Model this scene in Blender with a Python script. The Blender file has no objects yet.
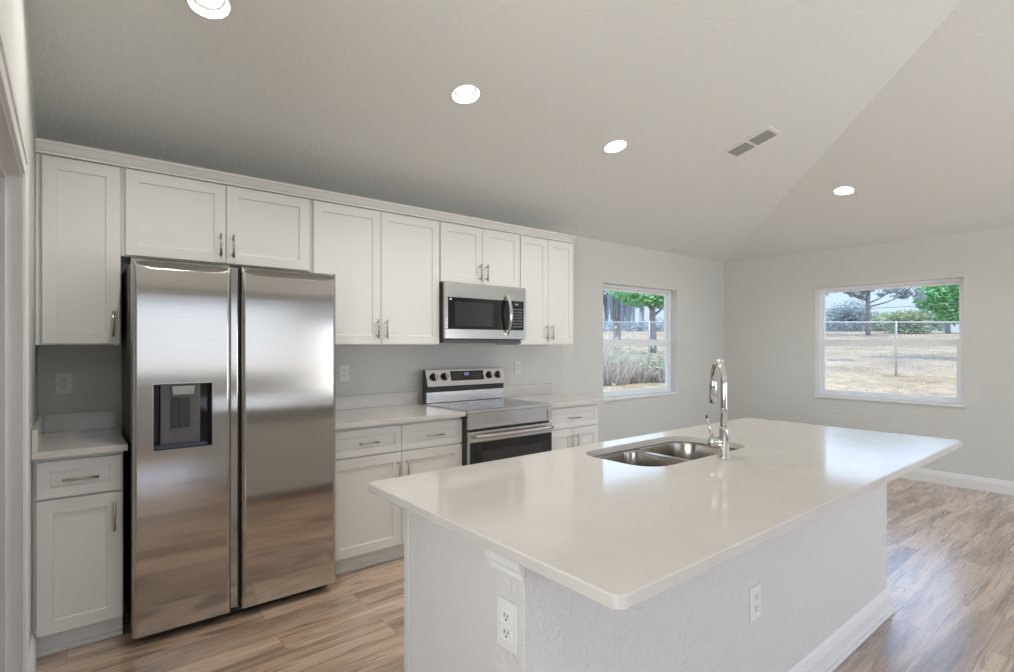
import bpy, bmesh, math, random
from mathutils import Vector, Matrix
random.seed(7)
S = bpy.context.scene
COL = S.collection
PI = math.pi

# ------------------------------------------------------------------ camera
YAW = 50.87                                   # angle of the view from the +x axis
cam = bpy.data.cameras.new('camera')
cam.sensor_width = 36.0
cam.lens = 541.0 / 1014.0 * 36.0
cam.shift_y = 8.9 / 1014.0
cam.clip_start = 0.02
cam.clip_end = 400
camo = bpy.data.objects.new('camera', cam)
camo.location = (0, 0, 1.372)
camo.rotation_euler = (PI / 2, 0, math.radians(YAW - 90))
COL.objects.link(camo)
S.camera = camo
FW = Vector((math.cos(math.radians(YAW)), math.sin(math.radians(YAW)), 0))
RT = Vector((FW.y, -FW.x, 0))

# ------------------------------------------------------------------ colour management
S.view_settings.view_transform = 'Standard'
S.view_settings.look = 'None'
S.view_settings.exposure = 0.0
S.view_settings.gamma = 1.0
S.view_settings.use_curve_mapping = False

# ------------------------------------------------------------------ world / sun / fill lamps
w = bpy.data.worlds.new('sky'); S.world = w; w.use_nodes = True
nt = w.node_tree; nt.nodes.clear()
tc = nt.nodes.new('ShaderNodeTexCoord'); sx = nt.nodes.new('ShaderNodeSeparateXYZ')
rp = nt.nodes.new('ShaderNodeValToRGB')
SKY = [(0.0, (0.22, 0.265, 0.33)), (0.08, (0.245, 0.305, 0.40)), (0.22, (0.56, 0.71, 0.96)), (0.65, (0.32, 0.44, 0.80))]
for k, (p, c) in enumerate(SKY):
    e = rp.color_ramp.elements[k] if k < 2 else rp.color_ramp.elements.new(p)
    e.position = p; e.color = (*c, 1)
bg = nt.nodes.new('ShaderNodeBackground'); bg.inputs['Strength'].default_value = 3.2
ow = nt.nodes.new('ShaderNodeOutputWorld')
nt.links.new(tc.outputs['Generated'], sx.inputs[0]); nt.links.new(sx.outputs['Z'], rp.inputs['Fac'])
nt.links.new(rp.outputs['Color'], bg.inputs['Color']); nt.links.new(bg.outputs[0], ow.inputs['Surface'])

def sun_lamp(az, elev, strength, color):
    l = bpy.data.lights.new('sun', 'SUN'); l.energy = strength; l.angle = math.radians(0.6); l.color = color
    o = bpy.data.objects.new('sun', l); COL.objects.link(o)
    d = Vector((az.x * math.cos(elev), az.y * math.cos(elev), math.sin(elev)))
    o.rotation_euler = d.to_track_quat('Z', 'Y').to_euler(); o.location = (20, -20, 40)
sun_lamp(RT, math.radians(62), 4.2, (1.0, 0.93, 0.80))

def area(name, loc, target, sx_, sy_, power, color, spread=180):
    l = bpy.data.lights.new(name, 'AREA'); l.shape = 'RECTANGLE'; l.size = sx_; l.size_y = sy_
    l.energy = power; l.color = color; l.spread = math.radians(spread)
    o = bpy.data.objects.new(name, l); COL.objects.link(o); o.location = loc
    o.rotation_euler = (Vector(loc) - Vector(target)).to_track_quat('Z', 'Y').to_euler()
    return o
# fill lamps added outside the unseen openings behind the photographer, tilted up
area('rear_window_fill', (1.45, -3.40, 1.45), (1.45, 0, 2.0), 2.8, 1.1, 9, (1.0, 0.98, 0.955))
area('patio_door_fill', (4.75, -3.50, 1.0), (3.9, 0.6, 4.2), 2.2, 1.9, 60, (0.93, 0.96, 1.0), 130)
area('side_window_fill', (-2.55, -0.9, 1.35), (0.6, 0.5, 4.2), 2.9, 1.2, 92, (1.0, 0.98, 0.94), 130)

# ------------------------------------------------------------------ material helpers
MATS = {}
def _new(name):
    m = bpy.data.materials.new(name); m.use_nodes = True
    n = m.node_tree; b = n.nodes['Principled BSDF']
    MATS[name] = m
    return m, n, b
def mat(name, col, rough=0.5, metal=0.0, coat=0.0, emit=None, estr=0.0, spec=0.5):
    m, n, b = _new(name)
    b.inputs['Base Color'].default_value = (*col, 1)
    b.inputs['Roughness'].default_value = rough
    b.inputs['Metallic'].default_value = metal
    b.inputs['Coat Weight'].default_value = coat
    b.inputs['Specular IOR Level'].default_value = spec
    if emit:
        b.inputs['Emission Color'].default_value = (*emit, 1); b.inputs['Emission Strength'].default_value = estr
    return m
def coords(n, kind='Object', scale=(1, 1, 1), rot=(0, 0, 0)):
    t = n.nodes.new('ShaderNodeTexCoord'); mp = n.nodes.new('ShaderNodeMapping')
    mp.inputs['Scale'].default_value = scale; mp.inputs['Rotation'].default_value = rot
    n.links.new(t.outputs[kind], mp.inputs['Vector'])
    return mp.outputs['Vector']
def noise(n, vec, scale, detail=4, rough=0.55, dist=0.0):
    t = n.nodes.new('ShaderNodeTexNoise'); t.inputs['Scale'].default_value = scale
    t.inputs['Detail'].default_value = detail; t.inputs['Roughness'].default_value = rough
    t.inputs['Distortion'].default_value = dist
    n.links.new(vec, t.inputs['Vector'])
    return t.outputs['Fac']
def ramp(n, fac, stops):
    r = n.nodes.new('ShaderNodeValToRGB'); e = r.color_ramp.elements
    while len(e) < len(stops): e.new(0.5)
    for i, (p, c) in enumerate(stops):
        e[i].position = p; e[i].color = (*c, 1) if len(c) == 3 else c
    n.links.new(fac, r.inputs['Fac'])
    return r.outputs['Color']
def mixc(n, fac, a, b, mode='MIX'):
    x = n.nodes.new('ShaderNodeMix'); x.data_type = 'RGBA'; x.blend_type = mode
    if isinstance(fac, (int, float)): x.inputs['Factor'].default_value = fac
    else: n.links.new(fac, x.inputs['Factor'])
    for k, v in (('A', a), ('B', b)):
        sock = [i for i in x.inputs if i.name == k and i.type == 'RGBA'][0]
        if isinstance(v, tuple): sock.default_value = (*v, 1)
        else: n.links.new(v, sock)
    return [o for o in x.outputs if o.type == 'RGBA'][0]
def bump(n, b, h, strength, dist):
    bp = n.nodes.new('ShaderNodeBump'); bp.inputs['Strength'].default_value = strength; bp.inputs['Distance'].default_value = dist
    n.links.new(h, bp.inputs['Height']); n.links.new(bp.outputs['Normal'], b.inputs['Normal'])

def plaster(name, col, scale, strength, rough=0.75):
    m, n, b = _new(name)
    v = coords(n)
    h = noise(n, v, scale, 3, 0.5, 0.4)
    hr = ramp(n, h, [(0.42, (0, 0, 0)), (0.6, (1, 1, 1))])
    b.inputs['Base Color'].default_value = (*col, 1); b.inputs['Roughness'].default_value = rough
    b.inputs['Specular IOR Level'].default_value = 0.25
    bump(n, b, hr, strength, 0.003)
    return m
plaster('wall_paint', (0.675, 0.68, 0.655), 42, 0.28)
plaster('ceiling_paint', (0.785, 0.79, 0.765), 34, 0.38)
plaster('half_wall_paint', (0.70, 0.69, 0.675), 44, 0.5)
mat('cabinet_paint', (0.82, 0.815, 0.79), 0.38)
mat('trim_paint', (0.82, 0.82, 0.81), 0.35)
mat('white_vinyl', (0.87, 0.90, 0.93), 0.35)
mat('plastic_white', (0.82, 0.81, 0.79), 0.35)
mat('slot_dark', (0.03, 0.03, 0.03), 0.5)
mat('black_plastic', (0.015, 0.015, 0.016), 0.4)
mat('black_glass', (0.012, 0.012, 0.014), 0.06, spec=0.6)
mat('cooktop_glass', (0.022, 0.022, 0.025), 0.07, coat=0.4)
mat('dark_case', (0.05, 0.048, 0.046), 0.45, 0.3)
mat('dark_window', (0.045, 0.045, 0.045), 0.08)
mat('grey_plastic', (0.13, 0.125, 0.12), 0.35, 0.4)
mat('paddle_grey', (0.035, 0.034, 0.033), 0.35)
mat('chrome', (0.66, 0.655, 0.645), 0.06, 1.0)
mat('nickel', (0.50, 0.47, 0.43), 0.28, 1.0)
mat('lens_glow', (1, 1, 1), 0.4, emit=(1.0, 0.97, 0.92), estr=5.0)
mat('baffle_glow', (0.9, 0.9, 0.88), 0.4, emit=(1.0, 0.97, 0.92), estr=0.15)
mat('blue_glow', (0.02, 0.02, 0.05), 0.3, emit=(0.45, 0.55, 1.0), estr=1.2)
mat('printed_grey', (0.25, 0.25, 0.26), 0.4)
mat('galvanized', (0.55, 0.55, 0.53), 0.5, 0.3)
mat('vent_metal', (0.80, 0.79, 0.77), 0.45)
mat('vent_slat', (0.42, 0.41, 0.40), 0.5)
mat('vent_dark', (0.10, 0.10, 0.10), 0.8)
mat('burner_ring', (0.10, 0.10, 0.105), 0.25)
mat('stucco', (0.6, 0.58, 0.54), 0.9)
mat('roofing', (0.3, 0.28, 0.26), 0.9)
mat('cable_black', (0.12, 0.12, 0.13), 0.7)
mat('pole_wood', (0.28, 0.22, 0.17), 0.9)

def steel(name, col, rough, aniso, rot=0.0):
    m, n, b = _new(name)
    b.inputs['Metallic'].default_value = 1.0
    v = coords(n, 'Object', (2.0, 2.0, 260.0))
    f = noise(n, v, 3.0, 3, 0.6)
    c = ramp(n, f, [(0.3, tuple(k * 0.93 for k in col)), (0.7, col)])
    n.links.new(c, b.inputs['Base Color'])
    b.inputs['Roughness'].default_value = rough
    b.inputs['Anisotropic'].default_value = aniso
    b.inputs['Anisotropic Rotation'].default_value = rot
    t = n.nodes.new('ShaderNodeTangent'); t.direction_type = 'RADIAL'; t.axis = 'Z'
    n.links.new(t.outputs[0], b.inputs['Tangent'])
    return m
steel('fridge_steel', (0.52, 0.50, 0.475), 0.15, 0.85, 0.0)
steel('range_steel', (0.66, 0.65, 0.635), 0.22, 0.6, 0.0)
steel('sink_steel', (0.46, 0.43, 0.39), 0.20, 0.4, 0.25)

def glass():
    m, n, b = _new('pane_glass')
    n.nodes.remove(b)
    out = [x for x in n.nodes if x.type == 'OUTPUT_MATERIAL'][0]
    tr = n.nodes.new('ShaderNodeBsdfTransparent'); tr.inputs[0].default_value = (0.97, 0.985, 0.98, 1)
    gl = n.nodes.new('ShaderNodeBsdfGlossy'); gl.inputs['Roughness'].default_value = 0.02
    lw = n.nodes.new('ShaderNodeLayerWeight'); lw.inputs['Blend'].default_value = 0.5
    pw = n.nodes.new('ShaderNodeMath'); pw.operation = 'POWER'; pw.inputs[1].default_value = 5.0
    fr = n.nodes.new('ShaderNodeMath'); fr.operation = 'MULTIPLY_ADD'; fr.inputs[1].default_value = 0.7; fr.inputs[2].default_value = 0.025
    mx = n.nodes.new('ShaderNodeMixShader')
    n.links.new(lw.outputs['Facing'], pw.inputs[0]); n.links.new(pw.outputs[0], fr.inputs[0])
    n.links.new(fr.outputs[0], mx.inputs[0]); n.links.new(tr.outputs[0], mx.inputs[1]); n.links.new(gl.outputs[0], mx.inputs[2])
    n.links.new(mx.outputs[0], out.inputs['Surface'])
glass()

def quartz():
    m, n, b = _new('quartz')
    v = coords(n)
    f = noise(n, v, 2.2, 8, 0.62, 1.6)
    vein = ramp(n, f, [(0.485, (0, 0, 0)), (0.50, (1, 1, 1)), (0.515, (0, 0, 0))])
    cl = ramp(n, noise(n, v, 5.0, 5, 0.6), [(0.3, (0.65, 0.62, 0.59)), (0.7, (0.685, 0.66, 0.63))])
    fv = n.nodes.new('ShaderNodeMath'); fv.operation = 'MULTIPLY'; fv.inputs[1].default_value = 0.09
    n.links.new(vein, fv.inputs[0])
    c = mixc(n, fv.outputs[0], cl, (0.48, 0.45, 0.42))
    n.links.new(c, b.inputs['Base Color'])
    b.inputs['Roughness'].default_value = 0.10
quartz()

def planks():
    m, n, b = _new('vinyl_plank')
    v = coords(n)
    br = n.nodes.new('ShaderNodeTexBrick')
    br.offset = 0.37; br.offset_frequency = 2
    br.inputs['Color1'].default_value = (0, 0, 0, 1); br.inputs['Color2'].default_value = (1, 1, 1, 1)
    br.inputs['Mortar'].default_value = (0.5, 0.5, 0.5, 1)
    br.inputs['Scale'].default_value = 1.0; br.inputs['Mortar Size'].default_value = 0.0012
    br.inputs['Mortar Smooth'].default_value = 0.1; br.inputs['Bias'].default_value = 0.0
    br.inputs['Brick Width'].default_value = 1.22; br.inputs['Row Height'].default_value = 0.178
    n.links.new(v, br.inputs['Vector'])
    # every plank shifts the grain
    sep = n.nodes.new('ShaderNodeSeparateColor'); n.links.new(br.outputs['Color'], sep.inputs[0])
    cmb = n.nodes.new('ShaderNodeCombineXYZ')
    ml = n.nodes.new('ShaderNodeMath'); ml.operation = 'MULTIPLY'; ml.inputs[1].default_value = 9.0
    n.links.new(sep.outputs[0], ml.inputs[0]); n.links.new(ml.outputs[0], cmb.inputs[0]); n.links.new(ml.outputs[0], cmb.inputs[2])
    ad = n.nodes.new('ShaderNodeVectorMath'); ad.operation = 'ADD'
    n.links.new(v, ad.inputs[0]); n.links.new(cmb.outputs[0], ad.inputs[1])
    def sc(s):
        q = n.nodes.new('ShaderNodeVectorMath'); q.operation = 'MULTIPLY'; q.inputs[1].default_value = s
        n.links.new(ad.outputs[0], q.inputs[0]); return q.outputs[0]
    g1 = noise(n, sc((0.50, 4.6, 1.0)), 1.5, 4, 0.5, 0.9)
    g2 = noise(n, sc((2.0, 60.0, 1.0)), 2.0, 4, 0.6, 0.2)
    g3 = noise(n, sc((1.0, 11.0, 1.0)), 1.2, 5, 0.55, 1.8)
    base = ramp(n, g1, [(0.33, (0.24, 0.15, 0.10)), (0.43, (0.46, 0.325, 0.23)), (0.53, (0.62, 0.46, 0.34)), (0.68, (0.74, 0.57, 0.44))])
    fine = ramp(n, g2, [(0.3, (0.90, 0.89, 0.88)), (0.7, (1.04, 1.04, 1.04))])
    c = mixc(n, 1.0, base, fine, 'MULTIPLY')
    dk = ramp(n, g3, [(0.35, (1, 1, 1)), (0.45, (0, 0, 0))])
    mk = n.nodes.new('ShaderNodeMath'); mk.operation = 'MULTIPLY'; mk.inputs[1].default_value = 0.68
    n.links.new(dk, mk.inputs[0])
    c = mixc(n, mk.outputs[0], c, (0.15, 0.095, 0.065))
    tone = ramp(n, sep.outputs[0], [(0.0, (0.78, 0.76, 0.75)), (1.0, (1.14, 1.13, 1.12))])
    c = mixc(n, 1.0, c, tone, 'MULTIPLY')
    c = mixc(n, br.outputs['Fac'], c, (0.10, 0.07, 0.05))
    n.links.new(c, b.inputs['Base Color'])
    rr = n.nodes.new('ShaderNodeMapRange'); rr.inputs['To Min'].default_value = 0.20; rr.inputs['To Max'].default_value = 0.36
    n.links.new(g2, rr.inputs['Value']); n.links.new(rr.outputs[0], b.inputs['Roughness'])
    b.inputs['Specular IOR Level'].default_value = 0.8
    b.inputs['Coat Weight'].default_value = 1.0; b.inputs['Coat Roughness'].default_value = 0.25; b.inputs['Coat IOR'].default_value = 1.7
    bump(n, b, g2, 0.12, 0.001)
planks()

def ground_mat():
    m, n, b = _new('dry_grass')
    v = coords(n)
    f1 = noise(n, v, 0.35, 6, 0.6); f2 = noise(n, v, 3.5, 6, 0.7)
    a = ramp(n, f1, [(0.35, (0.31, 0.245, 0.155)), (0.5, (0.40, 0.32, 0.21)), (0.65, (0.47, 0.385, 0.265))])
    c = ramp(n, f2, [(0.3, (0.55, 0.56, 0.52)), (0.6, (1.1, 1.08, 1.05))])
    n.links.new(mixc(n, 1.0, a, c, 'MULTIPLY'), b.inputs['Base Color'])
    b.inputs['Roughness'].default_value = 0.95; b.inputs['Specular IOR Level'].default_value = 0.1
ground_mat()
def leafmat(name, c0, c1, trans=0.25):
    m, n, b = _new(name)
    g = n.nodes.new('ShaderNodeNewGeometry')
    c = ramp(n, g.outputs['Random Per Island'], [(0.0, c0), (1.0, c1)])
    n.links.new(c, b.inputs['Base Color']); b.inputs['Roughness'].default_value = 0.7
    b.inputs['Specular IOR Level'].default_value = 0.2
    out = [x for x in n.nodes if x.type == 'OUTPUT_MATERIAL'][0]
    tl = n.nodes.new('ShaderNodeBsdfTranslucent'); n.links.new(c, tl.inputs[0])
    mx = n.nodes.new('ShaderNodeMixShader'); mx.inputs[0].default_value = trans
    n.links.new(b.outputs[0], mx.inputs[1]); n.links.new(tl.outputs[0], mx.inputs[2]); n.links.new(mx.outputs[0], out.inputs['Surface'])
leafmat('leaf_bright', (0.16, 0.42, 0.14), (0.42, 0.72, 0.34))
leafmat('leaf_mid', (0.11, 0.20, 0.10), (0.28, 0.38, 0.20))
leafmat('leaf_grey', (0.27, 0.35, 0.34), (0.46, 0.53, 0.52))
leafmat('leaf_olive', (0.30, 0.38, 0.20), (0.50, 0.56, 0.36))
leafmat('leaf_moss', (0.30, 0.33, 0.36), (0.46, 0.49, 0.52))
leafmat('straw', (0.56, 0.50, 0.38), (0.82, 0.76, 0.64), 0.4)
leafmat('twig', (0.48, 0.44, 0.38), (0.80, 0.75, 0.67), 0.5)
mat('bark', (0.25, 0.22, 0.205), 0.9)

# ------------------------------------------------------------------ mesh helpers
def box(bm, x0, y0, z0, x1, y1, z1, bev=0.0, seg=2):
    vs = [bm.verts.new(p) for p in ((x0, y0, z0), (x1, y0, z0), (x1, y1, z0), (x0, y1, z0), (x0, y0, z1), (x1, y0, z1), (x1, y1, z1), (x0, y1, z1))]
    fs = [bm.faces.new([vs[i] for i in f]) for f in ((3, 2, 1, 0), (4, 5, 6, 7), (0, 1, 5, 4), (1, 2, 6, 5), (2, 3, 7, 6), (3, 0, 4, 7))]
    if bev > 0:
        es = list({e for f in fs for e in f.edges})
        bmesh.ops.bevel(bm, geom=es, offset=bev, segments=seg, affect='EDGES', profile=0.7)
def frame_of(d):
    d = d.normalized(); up = Vector((0, 0, 1)) if abs(d.z) < 0.95 else Vector((1, 0, 0))
    a = d.cross(up).normalized(); return a, d.cross(a).normalized()
def tube(bm, pts, radii, seg=10, cap=True):
    pts = [Vector(p) for p in pts]
    if isinstance(radii, (int, float)): radii = [radii] * len(pts)
    rings = []; a = None
    for i, p in enumerate(pts):
        d = (pts[min(i + 1, len(pts) - 1)] - pts[max(i - 1, 0)]).normalized()
        if a is None: a, _ = frame_of(d)
        a = (a - d * a.dot(d)).normalized(); b_ = d.cross(a)
        rings.append([bm.verts.new(p + (a * math.cos(2 * PI * k / seg) + b_ * math.sin(2 * PI * k / seg)) * radii[i]) for k in range(seg)])
    for r0, r1 in zip(rings, rings[1:]):
        for k in range(seg):
            f = bm.faces.new((r0[k], r0[(k + 1) % seg], r1[(k + 1) % seg], r1[k])); f.smooth = True
    if cap:
        bm.faces.new(rings[0][::-1]); bm.faces.new(rings[-1])
def cyl(bm, p0, p1, r0, r1=None, seg=20):
    tube(bm, [p0, p1], [r0, r0 if r1 is None else r1], seg)
def lathe(bm, cx, cy, prof, seg=32, smooth=True):
    rings = [[bm.verts.new((cx + r * math.cos(2 * PI * k / seg), cy + r * math.sin(2 * PI * k / seg), z)) for k in range(seg)] for r, z in prof]
    for a, b_ in zip(rings, rings[1:]):
        for k in range(seg):
            f = bm.faces.new((a[k], a[(k + 1) % seg], b_[(k + 1) % seg], b_[k])); f.smooth = smooth
    return rings
def extrude_x(bm, prof, x0, x1):
    """closed (y,z) outline swept along x"""
    a = [bm.verts.new((x0, y, z)) for y, z in prof]; b_ = [bm.verts.new((x1, y, z)) for y, z in prof]
    n_ = len(prof)
    for i in range(n_): bm.faces.new((a[i], a[(i + 1) % n_], b_[(i + 1) % n_], b_[i]))
    bm.faces.new(a[::-1]); bm.faces.new(b_)
def extrude_y(bm, prof, y0, y1):
    a = [bm.verts.new((x, y0, z)) for x, z in prof]; b_ = [bm.verts.new((x, y1, z)) for x, z in prof]
    n_ = len(prof)
    for i in range(n_): bm.faces.new((a[i], a[(i + 1) % n_], b_[(i + 1) % n_], b_[i]))
    bm.faces.new(a[::-1]); bm.faces.new(b_)
def rrect(x0, y0, x1, y1, r, k=8):
    rs = r if isinstance(r, (tuple, list)) else (r,) * 4
    pts = []
    for (cx, cy, a0), q in zip(((x1, y1, 0), (x0, y1, 90), (x0, y0, 180), (x1, y0, 270)), rs):
        ox = cx - q if cx == x1 else cx + q; oy = cy - q if cy == y1 else cy + q
        for i in range(k + 1):
            t = math.radians(a0 + 90 * i / k); pts.append((ox + q * math.cos(t), oy + q * math.sin(t)))
    return pts
def ring(bm, pts, z): return [bm.verts.new((x, y, z)) for x, y in pts]
def bridge(bm, a, b_, smooth=False):
    n_ = len(a)
    for i in range(n_):
        f = bm.faces.new((a[i], a[(i + 1) % n_], b_[(i + 1) % n_], b_[i])); f.smooth = smooth

ORG = Vector((0, 0, 0))
def obj(name, fn, m, parent=None, smooth=False):
    """links what fn(bm) builds (in world coordinates) as ONE mesh object"""
    bm = bmesh.new(); fn(bm)
    bmesh.ops.recalc_face_normals(bm, faces=bm.faces)
    org = ORG
    p = parent
    while p is not None: org = org + p.location; p = p.parent
    if parent is None:
        xs = [v.co for v in bm.verts]
        org = Vector(((min(v.x for v in xs) + max(v.x for v in xs)) / 2, (min(v.y for v in xs) + max(v.y for v in xs)) / 2, min(v.z for v in xs)))
        if name in ('floor', 'yard', 'ceiling'): org = Vector((0, 0, 0))
    bmesh.ops.translate(bm, verts=bm.verts, vec=-org)
    me = bpy.data.meshes.new(name); bm.to_mesh(me); bm.free()
    if smooth:
        for f in me.polygons: f.use_smooth = True
    me.materials.append(MATS[m])
    o = bpy.data.objects.new(name, me); COL.objects.link(o)
    if parent is None: o.location = org
    else: o.parent = parent
    return o
def tag(o, label, cat, group=None):
    o['label'] = label; o['category'] = cat
    if group: o['group'] = group
    return o
def thing(name, label, cat, loc, group=None):
    o = bpy.data.objects.new(name, None); COL.objects.link(o); o.location = loc
    o.empty_display_size = 0.1
    return tag(o, label, cat, group)
def struct(o, label=None):
    o['kind'] = 'structure'
    if label: o['label'] = label
    return o
def sroot(name, loc, label=None):
    o = bpy.data.objects.new(name, None); COL.objects.link(o); o.location = loc
    return struct(o, label)
def dup(root, loc, label):
    r = root.copy(); COL.objects.link(r); r.location = loc; r['label'] = label
    for ch in list(root.children):
        c = ch.copy(); COL.objects.link(c); c.parent = r
        for g in list(ch.children):
            d = g.copy(); COL.objects.link(d); d.parent = c
    return r

# ------------------------------------------------------------------ room dimensions
XL, XR, YB, YR, ZC = -0.118, 6.69, 3.71, -3.2, 2.447
XW = -2.2                                     # room widens to the left behind the photographer
T = 0.15

def wall_grid(us, zs, hole):
    """cells of a wall split at us / zs; hole(u, z) drops the cell"""
    out = []
    for u0, u1 in zip(us, us[1:]):
        for z0, z1 in zip(zs, zs[1:]):
            if not hole((u0 + u1) / 2, (z0 + z1) / 2): out.append((u0, z0, u1, z1))
    return out
W1 = (4.300, 0.795, 5.625, 2.018)             # x0 z0 x1 z1 in the kitchen wall
W2 = (1.266, 0.776, 2.592, 2.026)             # y0 z0 y1 z1 in the right wall
W3 = (0.0, 0.90, 2.9, 2.10)                   # rear window band
W5 = (-2.4, 0.70, 0.6, 2.05)                  # side window added to the room behind for fill light: y0 z0 y1 z1
W4 = (3.6, 0.0, 5.9, 2.05)                    # rear patio door, unseen, added as a light source
W6 = (-1.35, 0.776, -0.03, 2.026)            # twin window added out of view along the right wall for its light
D1 = (1.50, 2.48, 1.96)                       # doorway in the left wall: y0 y1 top

struct(obj('floor', lambda bm: (box(bm, XW, YR, -0.1, XR, 1.2, 0), box(bm, -1.5, 1.2, -0.1, XR, YB, 0)), 'vinyl_plank'), 'wood look vinyl plank floor with planks running along the kitchen wall')
SL = 0.25                                     # pitch of the vaulted ceiling
YM = (YB + YR) / 2                            # ridge line
XH = XR - (YB - YM)                           # where the ridge meets the right hip
def zc(x, y): return ZC + SL * min(YB - y, y - YR, XR - x)
RA = math.atan(SL)
CANS = [('A', 0.447, 2.464), ('A', 1.710, 2.463), ('A', 2.971, 2.456), ('B', 5.428, 1.864)]
def ceil_(bm):
    e = T + 0.6  # unseen eave overhang, added to keep the sun out of the windows
    a0, b0, a1, b1 = XW - e, YR - e, XR + e, YB + e
    polys = (('A', [(a0, YM), (XH, YM), (a1, b1), (a0, b1)]), ('B', [(XH, YM), (a1, b0), (a1, b1)]), ('C', [(a0, b0), (a1, b0), (XH, YM), (a0, YM)]))
    zf = {'A': lambda x, y: ZC + SL * (YB - y), 'B': lambda x, y: ZC + SL * (XR - x), 'C': lambda x, y: ZC + SL * (y - YR)}
    for k, pl in polys:
        f = zf[k]
        lo = [bm.verts.new((x, y, f(x, y))) for x, y in pl]; n_ = len(lo)
        hi = [bm.verts.new((x, y, f(x, y) + 0.2)) for x, y in pl]; bm.faces.new(hi)
        es = [bm.edges.new((lo[i], lo[(i + 1) % n_])) for i in range(n_)]
        for kk, cx, cy in CANS:
            if kk != k: continue
            c = []
            for q in range(40):
                u, v = 0.0745 * math.cos(2 * PI * q / 40), 0.0745 * math.sin(2 * PI * q / 40)
                x, y = (cx + u, cy + v * math.cos(RA)) if k == 'A' else (cx + u * math.cos(RA), cy + v)
                c.append((x, y, f(x, y)))
            nn = Vector((0, SL, 1)).normalized() if k == 'A' else Vector((SL, 0, 1)).normalized()
            r0 = [bm.verts.new(p) for p in c]; r1 = [bm.verts.new(Vector(p) + nn * 0.09) for p in c]
            es += [bm.edges.new((r0[q], r0[(q + 1) % 40])) for q in range(40)]
            bridge(bm, r0, r1); bm.faces.new(r1)
        bmesh.ops.triangle_fill(bm, edges=es, use_beauty=True)
struct(obj('ceiling', ceil_, 'ceiling_paint'), 'textured off white vaulted ceiling sloping down to the kitchen wall and the far right wall')
def slope_wall(bm, x0, x1, y0, y1, zb=0):
    """wall piece along y whose top follows the vault"""
    ys = sorted({y0, y1} | ({YM} if y0 < YM < y1 else set()))
    extrude_x(bm, [(y0, zb), (y1, zb)] + [(y, zc(0, y) - 0.0005) for y in reversed(ys)], x0, x1)
def wb(bm):
    for u0, z0, u1, z1 in wall_grid([-1.5, W1[0], W1[2], XR + T], [-0.1, W1[1], W1[3], ZC], lambda u, z: W1[0] < u < W1[2] and W1[1] < z < W1[3]):
        box(bm, u0, YB, z0, u1, YB + T, z1)
struct(obj('wall_back', wb, 'wall_paint'), 'off white kitchen wall behind the cabinets')
def wr(bm):
    for u0, z0, u1, z1 in wall_grid([YR, W6[0], W6[2], W2[0], W2[2], YB], [-0.1, W2[1], W2[3], ZC], lambda u, z: (W2[0] < u < W2[2] or W6[0] < u < W6[2]) and W2[1] < z < W2[3]):
        box(bm, XR, u0, z0, XR + T, u1, z1)
struct(obj('wall_right', wr, 'wall_paint'), 'off white wall at the far right with a window')
def wl(bm):
    slope_wall(bm, XL - 0.12, XL, 1.2, D1[0]); slope_wall(bm, XL - 0.12, XL, D1[1], YB); slope_wall(bm, XL - 0.12, XL, D1[0], D1[1], D1[2])
struct(obj('wall_left', wl, 'wall_paint'), 'off white wall at the left edge with a cased doorway')
struct(obj('wall_pantry', lambda bm: (slope_wall(bm, -1.5, XL - 0.12, 1.2, 1.32), slope_wall(bm, -1.62, -1.5, 1.2, YB)), 'wall_paint'))
def wsd(bm):
    for u0, z0, u1, z1 in wall_grid([YR, W5[0], W5[2], 1.32], [-0.1, W5[1], W5[3], ZC], lambda u, z: W5[0] < u < W5[2] and W5[1] < z < W5[3]):
        box(bm, XW - T, u0, z0, XW, u1, z1)
    slope_wall(bm, XW - T, XW, YR, 1.32, ZC)
    slope_wall(bm, XW, -1.62, 1.2, 1.32)
struct(obj('wall_side', wsd, 'wall_paint'))
def wre(bm):
    for u0, z0, u1, z1 in wall_grid([XW - T, W3[0], W3[2], W4[0], W4[2], XR + T], [-0.1, 0, W3[1], W4[3], W3[3], ZC],
                                    lambda u, z: (W3[0] < u < W3[2] and W3[1] < z < W3[3]) or (W4[0] < u < W4[2] and 0 < z < W4[3])):
        box(bm, u0, YR - T, z0, u1, YR, z1)
struct(obj('wall_rear', wre, 'wall_paint'))

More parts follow.
